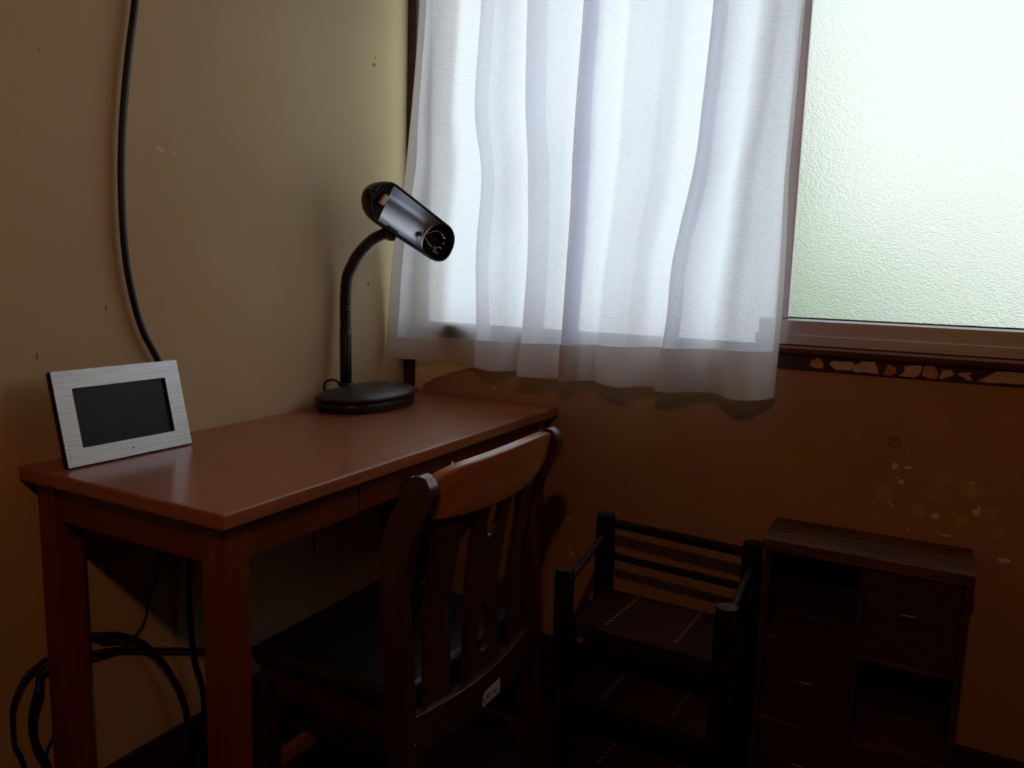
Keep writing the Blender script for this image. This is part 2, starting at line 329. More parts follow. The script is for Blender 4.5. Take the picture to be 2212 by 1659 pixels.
for cx, cz, w_, h_, rot in [(1.316, .654, .0124, .0162, .3), (1.343, .654, .0186, .0085, 0), (1.331, .621, .013, .0099, .6), (1.322, .6285, .007, .005, 0), (1.312, .572, .007, .006, 0), (1.319, .563, .014, .0035, -.95),
        (1.404, .556, .0199, .0137, .3), (1.464, .639, .013, .0045, .3), (1.462, .627, .0075, .003, 0), (1.478, .577, .0174, .0150, 0), (1.482, .587, .006, .012, 0), (1.409, .522, .011, .005, -.7), (1.416, .518, .009, .0035, -.5), (1.429, .516, .0174, .0045, .1),
        (1.537, .483, .0236, .0125, 0), (1.284, .538, .005, .0037, 0), (1.354, .517, .005, .0037, 0), (1.234, .701, .003, .003, 0), (1.339, .690, .003, .005, .3)]:
    plate('paint_chip', [blob(cx, cz, w_ * 1.1, h_ * 1.1, rot=rot)], 0.0008, 'chip', wb, wall_xz, res=0)
for cx, cz, w_, h_ in [(1.41, .64, .042, .042), (1.464, .627, .055, .050), (1.407, .597, .056, .022), (1.453, .554, .032, .028), (1.501, .579, .035, .03), (1.37, .56, .03, .035), (1.30, .59, .04, .05), (1.52, .54, .03, .03)]:
    plate('worn_patch', [blob(cx, cz, w_, h_, 10, .2)], 0.0004, 'worn', wb, wall_xz, res=0)
for cx, cz, r_ in [(.298, .731, .0045), (.335, .727, .0022), (.62, .665, .0018), (.80, .668, .0018), (.54, .395, .005), (.548, .388, .004), (.546, .310, .006), (.556, .297, .006), (.902, .392, .003), (1.205, .54, .002)]:
    plate('paint_chip', [blob(cx, cz, r_ * 2, r_ * 1.6, 7)], 0.0008, 'chip', wb, wall_xz, res=0)
ring = plate('stamp_mark', [ellipse(1.310, .707, .0125, .0115, 20), ellipse(1.310, .707, .0110, .0100, 20)], 0.0004, 'darkink', wb, wall_xz, res=0)
ring['label'] = 'small round ink stamp on the brown wall'
for k, (a, b, cc) in enumerate([(1.3035, 1.3165, .7105), (1.3045, 1.3175, .7065), (1.3050, 1.3110, .7025)]):
    mesh_from('stamp_stroke', [(a, -.0005, cc), (b, -.0005, cc + .001), (b, -.0005, cc + .0022), (a, -.0005, cc + .0012)], [(0, 1, 2, 3)], 'darkink', ring)
wl = bpy.data.objects['wall_left']
for y, z, a, b, m_ in [(-.158, 1.583, .016, .012, 'scuff'), (-.155, 1.60, .004, .010, 'scuff'), (-.951, .965, .004, .014, 'scuff'), (-1.084, .885, .004, .016, 'scuff'), (-.822, 1.272, .030, .012, 'pale'), (-.79, 1.27, .012, .008, 'pale'), (-.181, 1.007, .010, .014, 'scuff'),
        (-.16, 1.02, .003, .003, 'scuff'), (-.25, 1.33, .018, .0015, 'scuff'), (-.70, .83, .003, .005, 'scuff'), (-.30, .90, .012, .002, 'scuff'), (-.52, 1.056, .10, .0012, 'pale'), (-.62, 1.45, .004, .004, 'scuff'), (-.33, 1.42, .010, .0015, 'scuff'), (-1.05, 1.4, .004, .004, 'scuff')]:
    plate('wall_mark', [blob(y, z, a, b, 9, .35)], 0.0004, m_, wl, lambda u, v, w: (w, u, v), res=0)
# baseboards and corner post
struct(box('baseboard_left', (0.0, -4.0, FL), (0.015, -0.015, 0.06), 'dark_trim', bevel=0.002))
struct(box('baseboard_back', (0.0, -0.015, FL), (3.3, 0.0, 0.052), 'dark_trim', bevel=0.002))
bm = bmesh.new(); extrude_poly(bm, [(-0.024, FL), (0.0, FL), (0.03, 2.35), (-0.004, 2.35)], 0, 0.0, 0.029)
struct(bm_obj('trim_1', bm, 'dark_trim'))['label'] = 'dark corner post'
# window with two frosted sashes
win = bpy.data.objects.new('window_1', None); S.collection.objects.link(win); win['kind'] = 'structure'; win.location = (1.05, 0.03, 0.9); PINV['window_1'] = Matrix.Translation(win.location).inverted()
bm = bmesh.new()
extrude_poly(bm, [(-0.006, 0.930), (-0.006, 0.961), (0.0, 0.9655), (0.014, 0.9655), (0.014, 0.930)], 0, 1.005, 2.04); bm_obj('bottom_rail', bm, 'alu', win)
bm = bmesh.new()
extrude_poly(bm, [(-0.012, 0.9075), (-0.012, 0.9285), (-0.009, 0.9295), (0.018, 0.9295), (0.018, 0.905), (0.1, 0.900), (0.1, 0.86), (0.0, 0.86), (0.0, 0.9075)], 0, 1.0, 2.08)
extrude_poly(bm, [(0.0005, 0.86), (0.0005, 0.9000), (0.012, 0.889), (0.1, 0.882), (0.1, 0.86)], 0, 0.028, 1.0); bm_obj('sill_track', bm, 'alu', win)
box('glazing_seal', (1.067, 0.001, 0.9655), (2.0, 0.013, 0.9685), 'alu_dark', win, 0)
box('sash_stile', (1.044, -0.004, 0.9655), (1.0675, 0.016, 2.02), 'alu', win, 0.002)
box('sash_stile', (2.0, -0.004, 0.9655), (2.04, 0.016, 2.02), 'alu', win, 0.002)
box('sash_stile', (0.028, 0.035, 0.885), (0.050, 0.055, 2.02), 'alu', win, 0.002)
box('sash_stile', (1.03, 0.035, 0.93), (1.06, 0.055, 2.02), 'alu', win, 0.002)
box('bottom_rail', (0.050, 0.035, 0.882), (1.03, 0.055, 0.896), 'alu', win, 0.002)
box('head_track', (0.028, 0.0, 1.985), (2.08, 0.1, 2.02), 'alu', win, 0.002)
mesh_from('glass_pane', [(1.0675, 0.006, 0.9655), (2.0, 0.006, 0.9655), (2.0, 0.006, 1.99), (1.0675, 0.006, 1.99)], [(0, 1, 2, 3)], 'glass', win)
mesh_from('glass_pane', [(0.050, 0.045, 0.896), (1.03, 0.045, 0.896), (1.03, 0.045, 1.99), (0.050, 0.045, 1.99)], [(0, 1, 2, 3)], 'bright_glass', win)  # unseen left pane, lowered to brighten the foot of the curtain
# wooden sill lip and the peeling board below it
bm = bmesh.new(); extrude_poly(bm, [(-0.022, 0.890), (-0.024, 0.899), (-0.018, 0.9045), (0.0, 0.905), (0.0, 0.884), (-0.015, 0.884)], 0, 0.03, 3.3)
struct(bm_obj('trim_2', bm, 'sill'))['label'] = 'red brown wooden sill lip'
tb = struct(box('trim_3', (0.03, -0.006, 0.850), (3.3, 0.0, 0.884), 'dark_trim', bevel=0.001)); tb['label'] = 'dark board with peeling paint under the sill'
PY = [[(1.1227, .8632), (1.1269, .8745), (1.1418, .8797), (1.1529, .8684), (1.1512, .8574), (1.1386, .8563), (1.1307, .8584)], [(1.163, .8678), (1.1725, .8753), (1.2119, .8771), (1.2161, .8708), (1.211, .8584), (1.1989, .856), (1.1789, .857)],
      [(1.2131, .8625), (1.2173, .8709), (1.2313, .8787), (1.2552, .8806), (1.2624, .8667), (1.2669, .8552), (1.2332, .8562), (1.2262, .853), (1.2162, .8548)], [(1.2741, .8545), (1.2822, .8709), (1.2839, .8776), (1.301, .8699), (1.2996, .8593), (1.2886, .8518)],
      [(1.3059, .8546), (1.3156, .8633), (1.3167, .8764), (1.3474, .8802), (1.3470, .8635), (1.3373, .8522)], [(1.349, .8609), (1.3515, .8767), (1.3596, .8825), (1.371, .8809), (1.3802, .8663), (1.378, .8533), (1.3599, .8543)],
      [(1.3834, .8564), (1.3875, .872), (1.4027, .8746), (1.4122, .8667), (1.404, .8607), (1.3933, .8572), (1.387, .8529)], [(1.4128, .8665), (1.4249, .8714), (1.4411, .8728), (1.4355, .8635), (1.4449, .8556), (1.4307, .8568), (1.4235, .8637)],
      [(1.4525, .855), (1.4684, .8665), (1.4842, .8778), (1.5322, .8795), (1.60, .874), (1.60, .856), (1.5345, .8564), (1.4907, .8548)]]
for i, p in enumerate(PY):
    q = []
    for k in range(len(p)):
        a, b = p[k], p[(k + 1) % len(p)]
        for t in (0, .33, .66): q.append((a[0] + (b[0] - a[0]) * t + rnd.uniform(-.0012, .0012), a[1] + (b[1] - a[1]) * t + rnd.uniform(-.0009, .0009)))
    plate('peeled_patch', [q], 0.0012, 'orange_chip' if i in (0, 3, 5) else 'pale_chip', tb, lambda u, v, w: (u, -0.0055 - w, v), res=0)

# ================================================================== outside the window
g = mesh_from('garden_ground', [(-8, 0.4, -0.5), (10, 0.4, -0.5), (10, 14, -0.5), (-8, 14, -0.5)], [(0, 1, 2, 3)], 'grass'); struct(g)
def bush(c, r, n, label, seed):
    R_ = random.Random(seed); V = []; F = []
    for _ in range(n):
        while True:
            p = Vector((R_.uniform(-1, 1), R_.uniform(-1, 1), R_.uniform(-1, 1)))
            if 0.3 < p.length < 1: break
        p = Vector((c[0] + p.x * r[0], c[1] + p.y * r[1], c[2] + p.z * r[2]))
        d = Vector((R_.gauss(0, 1), R_.gauss(0, 1), R_.gauss(0, 1))).normalized(); e = d.orthogonal().normalized(); s = R_.uniform(.05, .10); k = len(V)
        V += [p - d * s, p + e * s * .4, p + d * s, p - e * s * .4]; F.append((k, k + 1, k + 2, k + 3))
    o = mesh_from('garden_shrub', V, F, 'leaf'); o['kind'] = 'stuff'; o['label'] = label; return o
bush((-0.2, 2.4, 0.7), (1.6, 0.6, 1.1), 1500, 'green shrub blurred behind the frosted glass, nearest the curtain', 1)
bush((1.6, 3.4, 0.3), (1.5, 0.7, 1.0), 1100, 'low green shrub blurred behind the bottom of the frosted glass', 2)
bush((-1.1, 5.0, 1.6), (1.7, 0.9, 1.9), 3400, 'tall green tree crown blurred behind the frosted glass', 3)

# ================================================================== curtain
CURT=[
[(0.0060,-0.1046,0.8060),(0.0266,-0.1115,0.8047),(0.0657,-0.1101,0.8031),(0.0890,-0.0831,0.8013),(0.1198,-0.0524,0.7991),(0.1498,-0.0243,0.7970),(0.2064,-0.0304,0.7955),(0.2636,-0.0498,0.7941),(0.3024,-0.0408,0.7941),(0.2804,-0.0751,0.7941),(0.3301,-0.1076,0.7932),(0.3585,-0.1030,0.7922),(0.3764,-0.0698,0.7910),(0.3961,-0.0492,0.7900),(0.4585,-0.0402,0.7900),(0.4365,-0.1222,0.7900),(0.4745,-0.1338,0.7898),(0.5119,-0.1223,0.7896),(0.5442,-0.1007,0.7893),(0.5861,-0.0917,0.7893),(0.5641,-0.1406,0.7893),(0.5756,-0.1463,0.7893),(0.5910,-0.1056,0.7891),(0.6244,-0.0754,0.7888),(0.6513,-0.1045,0.7887),(0.6806,-0.1293,0.7886),(0.7185,-0.1448,0.7884),(0.7351,-0.1205,0.7883),(0.7501,-0.0876,0.7881),(0.7857,-0.0759,0.7879),(0.8208,-0.0669,0.7878),(0.7988,-0.1122,0.7878),(0.8292,-0.1405,0.7877),(0.8666,-0.1081,0.7874),(0.8912,-0.0868,0.7872),(0.9188,-0.0719,0.7870),(0.9472,-0.0914,0.7868),(0.9819,-0.1367,0.7867),(1.0102,-0.1413,0.7865),(1.0387,-0.1046,0.7862),(1.0563,-0.0531,0.7860)],
[(0.0086,-0.1037,0.9096),(0.0425,-0.1103,0.9117),(0.0789,-0.1090,0.9136),(0.1005,-0.0833,0.9137),(0.1290,-0.0542,0.9141),(0.1567,-0.0275,0.9145),(0.2096,-0.0333,0.9175),(0.2631,-0.0517,0.9212),(0.3034,-0.0427,0.9231),(0.2814,-0.0758,0.9231),(0.3304,-0.1066,0.9270),(0.3615,-0.1023,0.9285),(0.3835,-0.0707,0.9284),(0.4063,-0.0511,0.9289),(0.4682,-0.0421,0.9338),(0.4462,-0.1205,0.9338),(0.4802,-0.1315,0.9361),(0.5159,-0.1205,0.9376),(0.5469,-0.1000,0.9384),(0.5894,-0.0910,0.9411),(0.5674,-0.1380,0.9411),(0.5771,-0.1434,0.9418),(0.5949,-0.1047,0.9412),(0.6307,-0.0761,0.9419),(0.6571,-0.1037,0.9445),(0.6863,-0.1273,0.9470),(0.7263,-0.1419,0.9498),(0.7457,-0.1189,0.9499),(0.7639,-0.0876,0.9496),(0.8028,-0.0765,0.9512),(0.8384,-0.0675,0.9534),(0.8164,-0.1110,0.9534),(0.8416,-0.1379,0.9558),(0.8740,-0.1071,0.9563),(0.8954,-0.0869,0.9566),(0.9194,-0.0727,0.9573),(0.9446,-0.0912,0.9595),(0.9755,-0.1342,0.9629),(1.0065,-0.1386,0.9647),(1.0393,-0.1037,0.9651),(1.0606,-0.0549,0.9642)],
[(0.0245,-0.1029,1.0774),(0.0558,-0.1092,1.0778),(0.0893,-0.1079,1.0785),(0.1089,-0.0836,1.0794),(0.1348,-0.0560,1.0806),(0.1600,-0.0306,1.0817),(0.2090,-0.0362,1.0824),(0.2589,-0.0536,1.0828),(0.2986,-0.0446,1.0826),(0.2766,-0.0764,1.0826),(0.3272,-0.1056,1.0827),(0.3611,-0.1015,1.0834),(0.3870,-0.0716,1.0846),(0.4129,-0.0531,1.0856),(0.4727,-0.0441,1.0846),(0.4507,-0.1188,1.0846),(0.4844,-0.1292,1.0849),(0.5204,-0.1188,1.0858),(0.5518,-0.0994,1.0868),(0.5933,-0.0904,1.0863),(0.5713,-0.1354,1.0863),(0.5812,-0.1404,1.0863),(0.6013,-0.1038,1.0876),(0.6394,-0.0767,1.0890),(0.6656,-0.1029,1.0888),(0.6948,-0.1252,1.0887),(0.7337,-0.1391,1.0890),(0.7530,-0.1173,1.0899),(0.7712,-0.0877,1.0910),(0.8094,-0.0771,1.0920),(0.8443,-0.0681,1.0913),(0.8223,-0.1098,1.0913),(0.8472,-0.1353,1.0911),(0.8808,-0.1061,1.0925),(0.9028,-0.0869,1.0934),(0.9275,-0.0735,1.0941),(0.9525,-0.0910,1.0941),(0.9830,-0.1318,1.0936),(1.0109,-0.1360,1.0940),(1.0402,-0.1029,1.0954),(1.0589,-0.0566,1.0969)],
[(0.0663,-0.1029,1.3076),(0.0942,-0.1092,1.3059),(0.1237,-0.1079,1.3051),(0.1394,-0.0836,1.3075),(0.1606,-0.0560,1.3101),(0.1813,-0.0306,1.3124),(0.2252,-0.0362,1.3103),(0.2706,-0.0536,1.3068),(0.3099,-0.0446,1.3035),(0.2879,-0.0764,1.3035),(0.3350,-0.1056,1.2985),(0.3653,-0.1015,1.2980),(0.3871,-0.0716,1.3009),(0.4096,-0.0531,1.3023),(0.4694,-0.0441,1.2933),(0.4474,-0.1188,1.2933),(0.4834,-0.1292,1.2910),(0.5224,-0.1188,1.2909),(0.5568,-0.0994,1.2921),(0.5982,-0.0904,1.2872),(0.5762,-0.1354,1.2872),(0.5874,-0.1404,1.2863),(0.6124,-0.1038,1.2898),(0.6572,-0.0767,1.2915),(0.6852,-0.1029,1.2875),(0.7168,-0.1252,1.2839),(0.7590,-0.1391,1.2808),(0.7814,-0.1173,1.2827),(0.8031,-0.0877,1.2855),(0.8456,-0.0771,1.2853),(0.8799,-0.0681,1.2811),(0.8579,-0.1098,1.2811),(0.8792,-0.1353,1.2774),(0.9064,-0.1061,1.2800),(0.9242,-0.0869,1.2816),(0.9445,-0.0735,1.2826),(0.9661,-0.0910,1.2798),(0.9930,-0.1318,1.2741),(1.0160,-0.1360,1.2729),(1.0390,-0.1029,1.2760),(1.0530,-0.0566,1.2810)],
[(0.0851,-0.1021,1.4861),(0.1082,-0.1080,1.4834),(0.1320,-0.1068,1.4819),(0.1427,-0.0838,1.4855),(0.1575,-0.0577,1.4894),(0.1722,-0.0338,1.4929),(0.2086,-0.0390,1.4893),(0.2474,-0.0555,1.4834),(0.2864,-0.0465,1.4780),(0.2644,-0.0770,1.4780),(0.3133,-0.1047,1.4693),(0.3462,-0.1008,1.4677),(0.3715,-0.0725,1.4712),(0.3967,-0.0550,1.4728),(0.4552,-0.0460,1.4583),(0.4332,-0.1171,1.4583),(0.4731,-0.1269,1.4536),(0.5178,-0.1171,1.4523),(0.5580,-0.0988,1.4529),(0.5986,-0.0898,1.4451),(0.5766,-0.1327,1.4451),(0.5881,-0.1375,1.4433),(0.6155,-0.1030,1.4479),(0.6628,-0.0773,1.4494),(0.6907,-0.1020,1.4427),(0.7225,-0.1231,1.4364),(0.7658,-0.1363,1.4308),(0.7898,-0.1156,1.4330),(0.8132,-0.0877,1.4367),(0.8575,-0.0777,1.4354),(0.8911,-0.0687,1.4287),(0.8691,-0.1086,1.4287),(0.8902,-0.1327,1.4226),(0.9187,-0.1051,1.4258),(0.9374,-0.0870,1.4279),(0.9584,-0.0744,1.4288),(0.9800,-0.0909,1.4241),(1.0064,-0.1294,1.4149),(1.0258,-0.1333,1.4128),(1.0448,-0.1021,1.4173),(1.0558,-0.0583,1.4249)],
[(0.1065,-0.1013,1.7471),(0.1283,-0.1068,1.7426),(0.1508,-0.1057,1.7400),(0.1611,-0.0841,1.7451),(0.1754,-0.0595,1.7506),(0.1896,-0.0370,1.7554),(0.2239,-0.0419,1.7495),(0.2604,-0.0574,1.7402),(0.2983,-0.0484,1.7321),(0.2763,-0.0777,1.7321),(0.3209,-0.1037,1.7186),(0.3507,-0.1000,1.7158),(0.3733,-0.0734,1.7208),(0.3959,-0.0569,1.7228),(0.4523,-0.0479,1.7010),(0.4303,-0.1154,1.7010),(0.4733,-0.1246,1.6927),(0.5227,-0.1154,1.6890),(0.5676,-0.0981,1.6883),(0.6073,-0.0891,1.6766),(0.5853,-0.1301,1.6766),(0.5964,-0.1346,1.6738),(0.6239,-0.1021,1.6799),(0.6707,-0.0780,1.6810),(0.6975,-0.1012,1.6706),(0.7283,-0.1211,1.6607),(0.7726,-0.1334,1.6513),(0.7983,-0.1140,1.6538),(0.8234,-0.0877,1.6583),(0.8694,-0.0783,1.6551),(0.9024,-0.0693,1.6451),(0.8804,-0.1073,1.6451),(0.9013,-0.1300,1.6357),(0.9311,-0.1041,1.6395),(0.9506,-0.0871,1.6420),(0.9723,-0.0752,1.6428),(0.9938,-0.0907,1.6354),(1.0198,-0.1269,1.6212),(1.0360,-0.1306,1.6181),(1.0512,-0.1012,1.6248),(1.0597,-0.0601,1.6359)],
[(0.1102,-0.0996,2.0264),(0.1315,-0.1045,2.0204),(0.1542,-0.1035,2.0164),(0.1664,-0.0846,2.0219),(0.1828,-0.0631,2.0276),(0.1988,-0.0434,2.0326),(0.2327,-0.0477,2.0243),(0.2680,-0.0612,2.0121),(0.3041,-0.0522,2.0021),(0.2821,-0.0790,2.0021),(0.3235,-0.1017,1.9848),(0.3523,-0.0985,1.9806),(0.3753,-0.0752,1.9858),(0.3978,-0.0608,1.9874),(0.4502,-0.0518,1.9606),(0.4282,-0.1120,1.9606),(0.4725,-0.1200,1.9489),(0.5250,-0.1120,1.9422),(0.5732,-0.0969,1.9391),(0.6110,-0.0879,1.9247),(0.5890,-0.1248,1.9247),(0.5995,-0.1288,1.9210),(0.6275,-0.1003,1.9274),(0.6735,-0.0792,1.9272),(0.6985,-0.0996,1.9141),(0.7276,-0.1169,1.9014),(0.7725,-0.1277,1.8884),(0.7999,-0.1108,1.8902),(0.8270,-0.0877,1.8944),(0.8745,-0.0795,1.8887),(0.9064,-0.0705,1.8764),(0.8844,-0.1049,1.8764),(0.9058,-0.1248,1.8642),(0.9393,-0.1021,1.8671),(0.9611,-0.0872,1.8690),(0.9849,-0.0768,1.8688),(1.0072,-0.0903,1.8589),(1.0333,-0.1221,1.8409),(1.0474,-0.1253,1.8369),(1.0608,-0.0996,1.8449),(1.0683,-0.0636,1.8582)],
]
import numpy as np
def crm(P, n):                                                   # catmull-rom along axis 0
    P = np.array(P, float); k = len(P); out = []
    for i in range(k - 1):
        a, b, c, d = P[max(i - 1, 0)], P[i], P[i + 1], P[min(i + 2, k - 1)]
        for j in range(n):
            t = j / n; out.append(0.5 * (2 * b + (c - a) * t + (2 * a - 5 * b + 4 * c - d) * t * t + (3 * b - a - 3 * c + d) * t ** 3))
    out.append(P[-1]); return np.array(out)
G = crm(np.array(CURT), 8)                                       # rows bottom -> top
G = np.transpose(crm(np.transpose(G, (1, 0, 2)), 4), (1, 0, 2))
nr, nc, _ = G.shape
rr = np.random.RandomState(4)
for r_ in range(nr):
    for c_ in range(nc):
        t = r_ / nr; s = c_ / nc
        G[r_, c_, 1] += 0.0022 * math.sin(34 * s + 5 * t) * math.sin(9 * t + 14 * s) + 0.0015 * math.sin(61 * s - 11 * t + 3 * math.sin(7 * t))
G[:, :, 0] = np.maximum(G[:, :, 0], 0.005); G[:, :, 1] = np.minimum(G[:, :, 1], -0.026)
ulen = np.concatenate([[0], np.cumsum(np.linalg.norm(np.diff(G[0], axis=0), axis=1))])
vlen = np.concatenate([[0], np.cumsum(np.linalg.norm(np.diff(G[:, nc // 2], axis=0), axis=1))])
def sheet(name, r0, r1, c0, c1, off, material, parent):
    V = []; F = []; UV = []
    dR = np.gradient(G, axis=1); dC = np.gradient(G, axis=0); nrm = np.cross(dR, dC); nrm /= np.linalg.norm(nrm, axis=2, keepdims=True) + 1e-9
    for r_ in range(r0, r1 + 1):
        for c_ in range(c0, c1 + 1): V.append(G[r_, c_] - nrm[r_, c_] * off); UV.append((ulen[c_], vlen[r_]))
    w_ = c1 - c0 + 1
    for r_ in range(r1 - r0):
        for c_ in range(w_ - 1): F.append((r_ * w_ + c_, r_ * w_ + c_ + 1, (r_ + 1) * w_ + c_ + 1, (r_ + 1) * w_ + c_))
    o = mesh_from(name, V, F, material, parent, True)
    uv = o.data.uv_layers.new(name='UVMap')
    for l in o.data.loops: uv.data[l.index].uv = UV[l.vertex_index]
    return o
cu = thing('window_curtain', 'white waffle-weave curtain with loose folds, drawn over the window above the desk', 'curtain', (0.55, -0.09, 1.9))
sheet('drape', 0, nr - 1, 0, nc - 1, 0.0, 'cloth', cu)
hr = int(np.argmin(abs(vlen - 0.082)))
sc0 = int(np.argmin(abs(ulen - 0.032))); sc1 = int(np.argmin(abs(ulen - (ulen[-1] - 0.03))))
sheet('bottom_hem', 0, hr, 0, nc - 1, -0.0028, 'hem', cu)['label'] = 'double layer hem along the bottom'
sheet('side_hem', hr, nr - 1, 0, sc0, -0.0028, 'hem', cu)
sheet('side_hem', hr, nr - 1, sc1, nc - 1, -0.0028, 'hem', cu)
tube('hem_seam', [tuple(G[hr, c_] + np.array((0, -0.001, 0))) for c_ in range(0, nc, 2)], 0.0007, 'thread', cu, 5)
rod = tag(tube('curtain_rod', [(0.0, -0.09, 2.035), (2.2, -0.09, 2.035)], 0.009, 'alu'), 'metal curtain rod across the top of the window', 'rod')

# ================================================================== desk
T = 0.700
dk = thing('writing_desk', 'reddish brown wooden writing desk standing in the corner against the beige wall', 'desk', (0.25, -0.56, FL))
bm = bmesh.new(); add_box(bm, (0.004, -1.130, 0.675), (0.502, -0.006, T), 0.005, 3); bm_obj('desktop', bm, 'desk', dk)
LX = [(0.020, 0.070), (0.430, 0.480)]; LY = [(-1.110, -1.060), (-0.085, -0.035)]
for x0, x1 in LX:
    for y0, y1 in LY: box('leg', (x0, y0, FL), (x1, y1, 0.675), 'leg_shaded', dk, 0.005, 3)
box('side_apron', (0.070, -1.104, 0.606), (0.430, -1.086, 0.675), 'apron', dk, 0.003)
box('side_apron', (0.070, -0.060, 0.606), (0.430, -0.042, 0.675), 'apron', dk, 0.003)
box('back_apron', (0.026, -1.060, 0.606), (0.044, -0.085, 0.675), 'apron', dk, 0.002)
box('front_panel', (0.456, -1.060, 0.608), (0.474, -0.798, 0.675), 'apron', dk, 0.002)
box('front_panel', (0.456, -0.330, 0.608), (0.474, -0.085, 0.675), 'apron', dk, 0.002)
dr = box('drawer', (0.456, -0.795, 0.612), (0.475, -0.333, 0.672), 'apron', dk, 0.002)
box('drawer_box', (0.08, -0.785, 0.618), (0.456, -0.343, 0.666), 'cabin', dk, 0.001)
for y in (-0.656, -0.513):
    o = lathe('knob', [(0.0045, 0), (0.0045, 0.010), (0.009, 0.012), (0.0115, 0.016), (0.0115, 0.019), (0.008, 0.021), (0.004, 0.0215)], (0.475, y, 0.641), (1, 0, 0), 'brass', dr, 18); o['label'] = 'small beaded brass knob'
for x in (0.036, 0.456):
    for z in (0.664, 0.622):
        lathe('bolt_cap', [(0.0068, 0), (0.0068, 0.0012), (0.0045, 0.0016), (0.004, 0.0006), (0.001, 0.0006)], (x, -1.1098, z), (0, -1, 0), 'bolt', dk, 14)

# ================================================================== digital photo frame
pf = thing('photo_frame', 'digital picture frame with brushed silver bezel and dark screen on the desk', 'picture frame', (0.10, -0.976, T))
e2 = Vector((-0.038, 0, 0.162)).normalized(); e1 = Vector((0.016, 0.9999, 0)).normalized(); e3 = e1.cross(e2).normalized()
def pfm(s, t, n): return Vector((0.100, -1.100, T + 0.003)) + e1 * s + e2 * t + e3 * n
def rrect(x0, y0, x1, y1, r, n=4):
    out = []
    for cx, cy, a0 in ((x1 - r, y0 + r, -90), (x1 - r, y1 - r, 0), (x0 + r, y1 - r, 90), (x0 + r, y0 + r, 180)):
        for k in range(n + 1):
            a = math.radians(a0 + 90 * k / n); out.append((cx + r * math.cos(a), cy + r * math.sin(a)))
    return out
plate('bezel', [rrect(0, 0, .247, .166, .003), rrect(.031, .030, .2145, .134, .002), ellipse(.1228, .0136, .0015, .0015, 10)], 0.002, 'bezel', pf, lambda u, v, w: pfm(u, v, w - 0.002), res=0)['label'] = 'brushed silver face plate'
plate('housing', [rrect(-.0005, -.0005, .2475, .1665, .003)], 0.006, 'blackplastic', pf, lambda u, v, w: pfm(u, v, w - 0.0135), res=0)
plate('inner_rim', [rrect(0.001, .001, .246, .165, .003), rrect(.0312, .0302, .2143, .1338, .002)], 0.0055, 'blackplastic', pf, lambda u, v, w: pfm(u, v, w - 0.0075), res=0)
plate('screen', [rrect(.030, .029, .2155, .135, .002)], 0.001, 'screen', pf, lambda u, v, w: pfm(u, v, w - 0.0072), res=0)['label'] = 'dark switched-off display'
mesh_from('stand_leg', [pfm(.11, .10, -.0135), pfm(.14, .10, -.0135), (0.018, -.958, T + .001), (0.018, -.990, T + .001), pfm(.11, .094, -.0135), pfm(.14, .094, -.0135), (0.023, -.958, T + .001), (0.023, -.990, T + .001)],
          [(0, 1, 2, 3), (7, 6, 5, 4), (0, 4, 5, 1), (1, 5, 6, 2), (2, 6, 7, 3), (3, 7, 4, 0)], 'blackplastic', pf)

# ================================================================== desk lamp
dl = thing('desk_lamp', 'black gooseneck desk lamp with a tilted shade standing on the desk corner', 'lamp', (0.10, -0.30, T))
bp_ = catmull([(p[0], p[1], 0) for p in [(.028, -.385), (.046, -.430), (.079, -.447), (.130, -.436), (.166, -.402), (.187, -.347), (.190, -.28), (.173, -.207), (.13, -.165), (.08, -.158), (.035, -.19), (.018, -.27)]], 5, True)
bc = Vector((0.105, -0.30, 0))
def base_ring(s, z): return [Vector((bc.x + (p.x - bc.x) * s, bc.y + (p.y - bc.y) * s, z)) for p in bp_]
def loft(name, rings, material, parent, cap0=True, cap1=True, smooth=True):
    V = [p for r_ in rings for p in r_]; n = len(rings[0]); F = []
    for i in range(len(rings) - 1):
        for k in range(n): F.append((i * n + k, i * n + (k + 1) % n, (i + 1) * n + (k + 1) % n, (i + 1) * n + k))
    if cap0: F.append(tuple(range(n))[::-1])
    if cap1: F.append(tuple((len(rings) - 1) * n + k for k in range(n)))
    return mesh_from(name, V, F, material, parent, smooth)
loft('base_body', [base_ring(.97, T), base_ring(1.0, T + .002), base_ring(1.0, T + .029)], 'blackplastic', dl)
loft('base_cover', [base_ring(1.0, T + .0285), base_ring(1.07, T + .030), base_ring(1.085, T + .034), base_ring(1.06, T + .038), base_ring(.95, T + .0445), base_ring(.78, T + .050), base_ring(.55, T + .0545), base_ring(.3, T + .0565), base_ring(.06, T + .057)], 'basetop', dl)
lathe('switch_rim', [(.0100, 0), (.0100, .0012), (.0078, .0012)], (.123, -.226, T + .0525), (0.05, .12, 1), 'blackplastic', dl, 20)
lathe('switch_button', [(.0072, 0), (.0072, .0018), (.005, .0028), (.001, .003)], (.123, -.226, T + .0525), (0.05, .12, 1), 'button', dl, 20)['label'] = 'small grey push button'
PL = [(.0507, -.3333, .7520), (.0445, -.3265, .82), (.0384, -.3200, .8786), (.0365, -.3175, .8980)]
lathe('pole_collar', [(.021, 0), (.021, .004), (.0175, .008)], (.0500, -.3325, T + .052), (0, 0, 1), 'blackplastic', dl, 24)
tube('pole', PL, 0.0148, 'blackplastic', dl, 24)
nk = catmull([(.0365, -.3175, .8960), (.0306, -.3117, .9549), (.0345, -.3102, 1.0209), (.0537, -.3108, 1.0592), (.0743, -.3059, 1.0915), (.1010, -.2900, 1.1230), (.1225, -.2720, 1.1385)], 30)
Ls = [0]
for a, b in zip(nk, nk[1:]): Ls.append(Ls[-1] + (b - a).length)
nrib = int(Ls[-1] / 0.0060); pts = []; rad = []
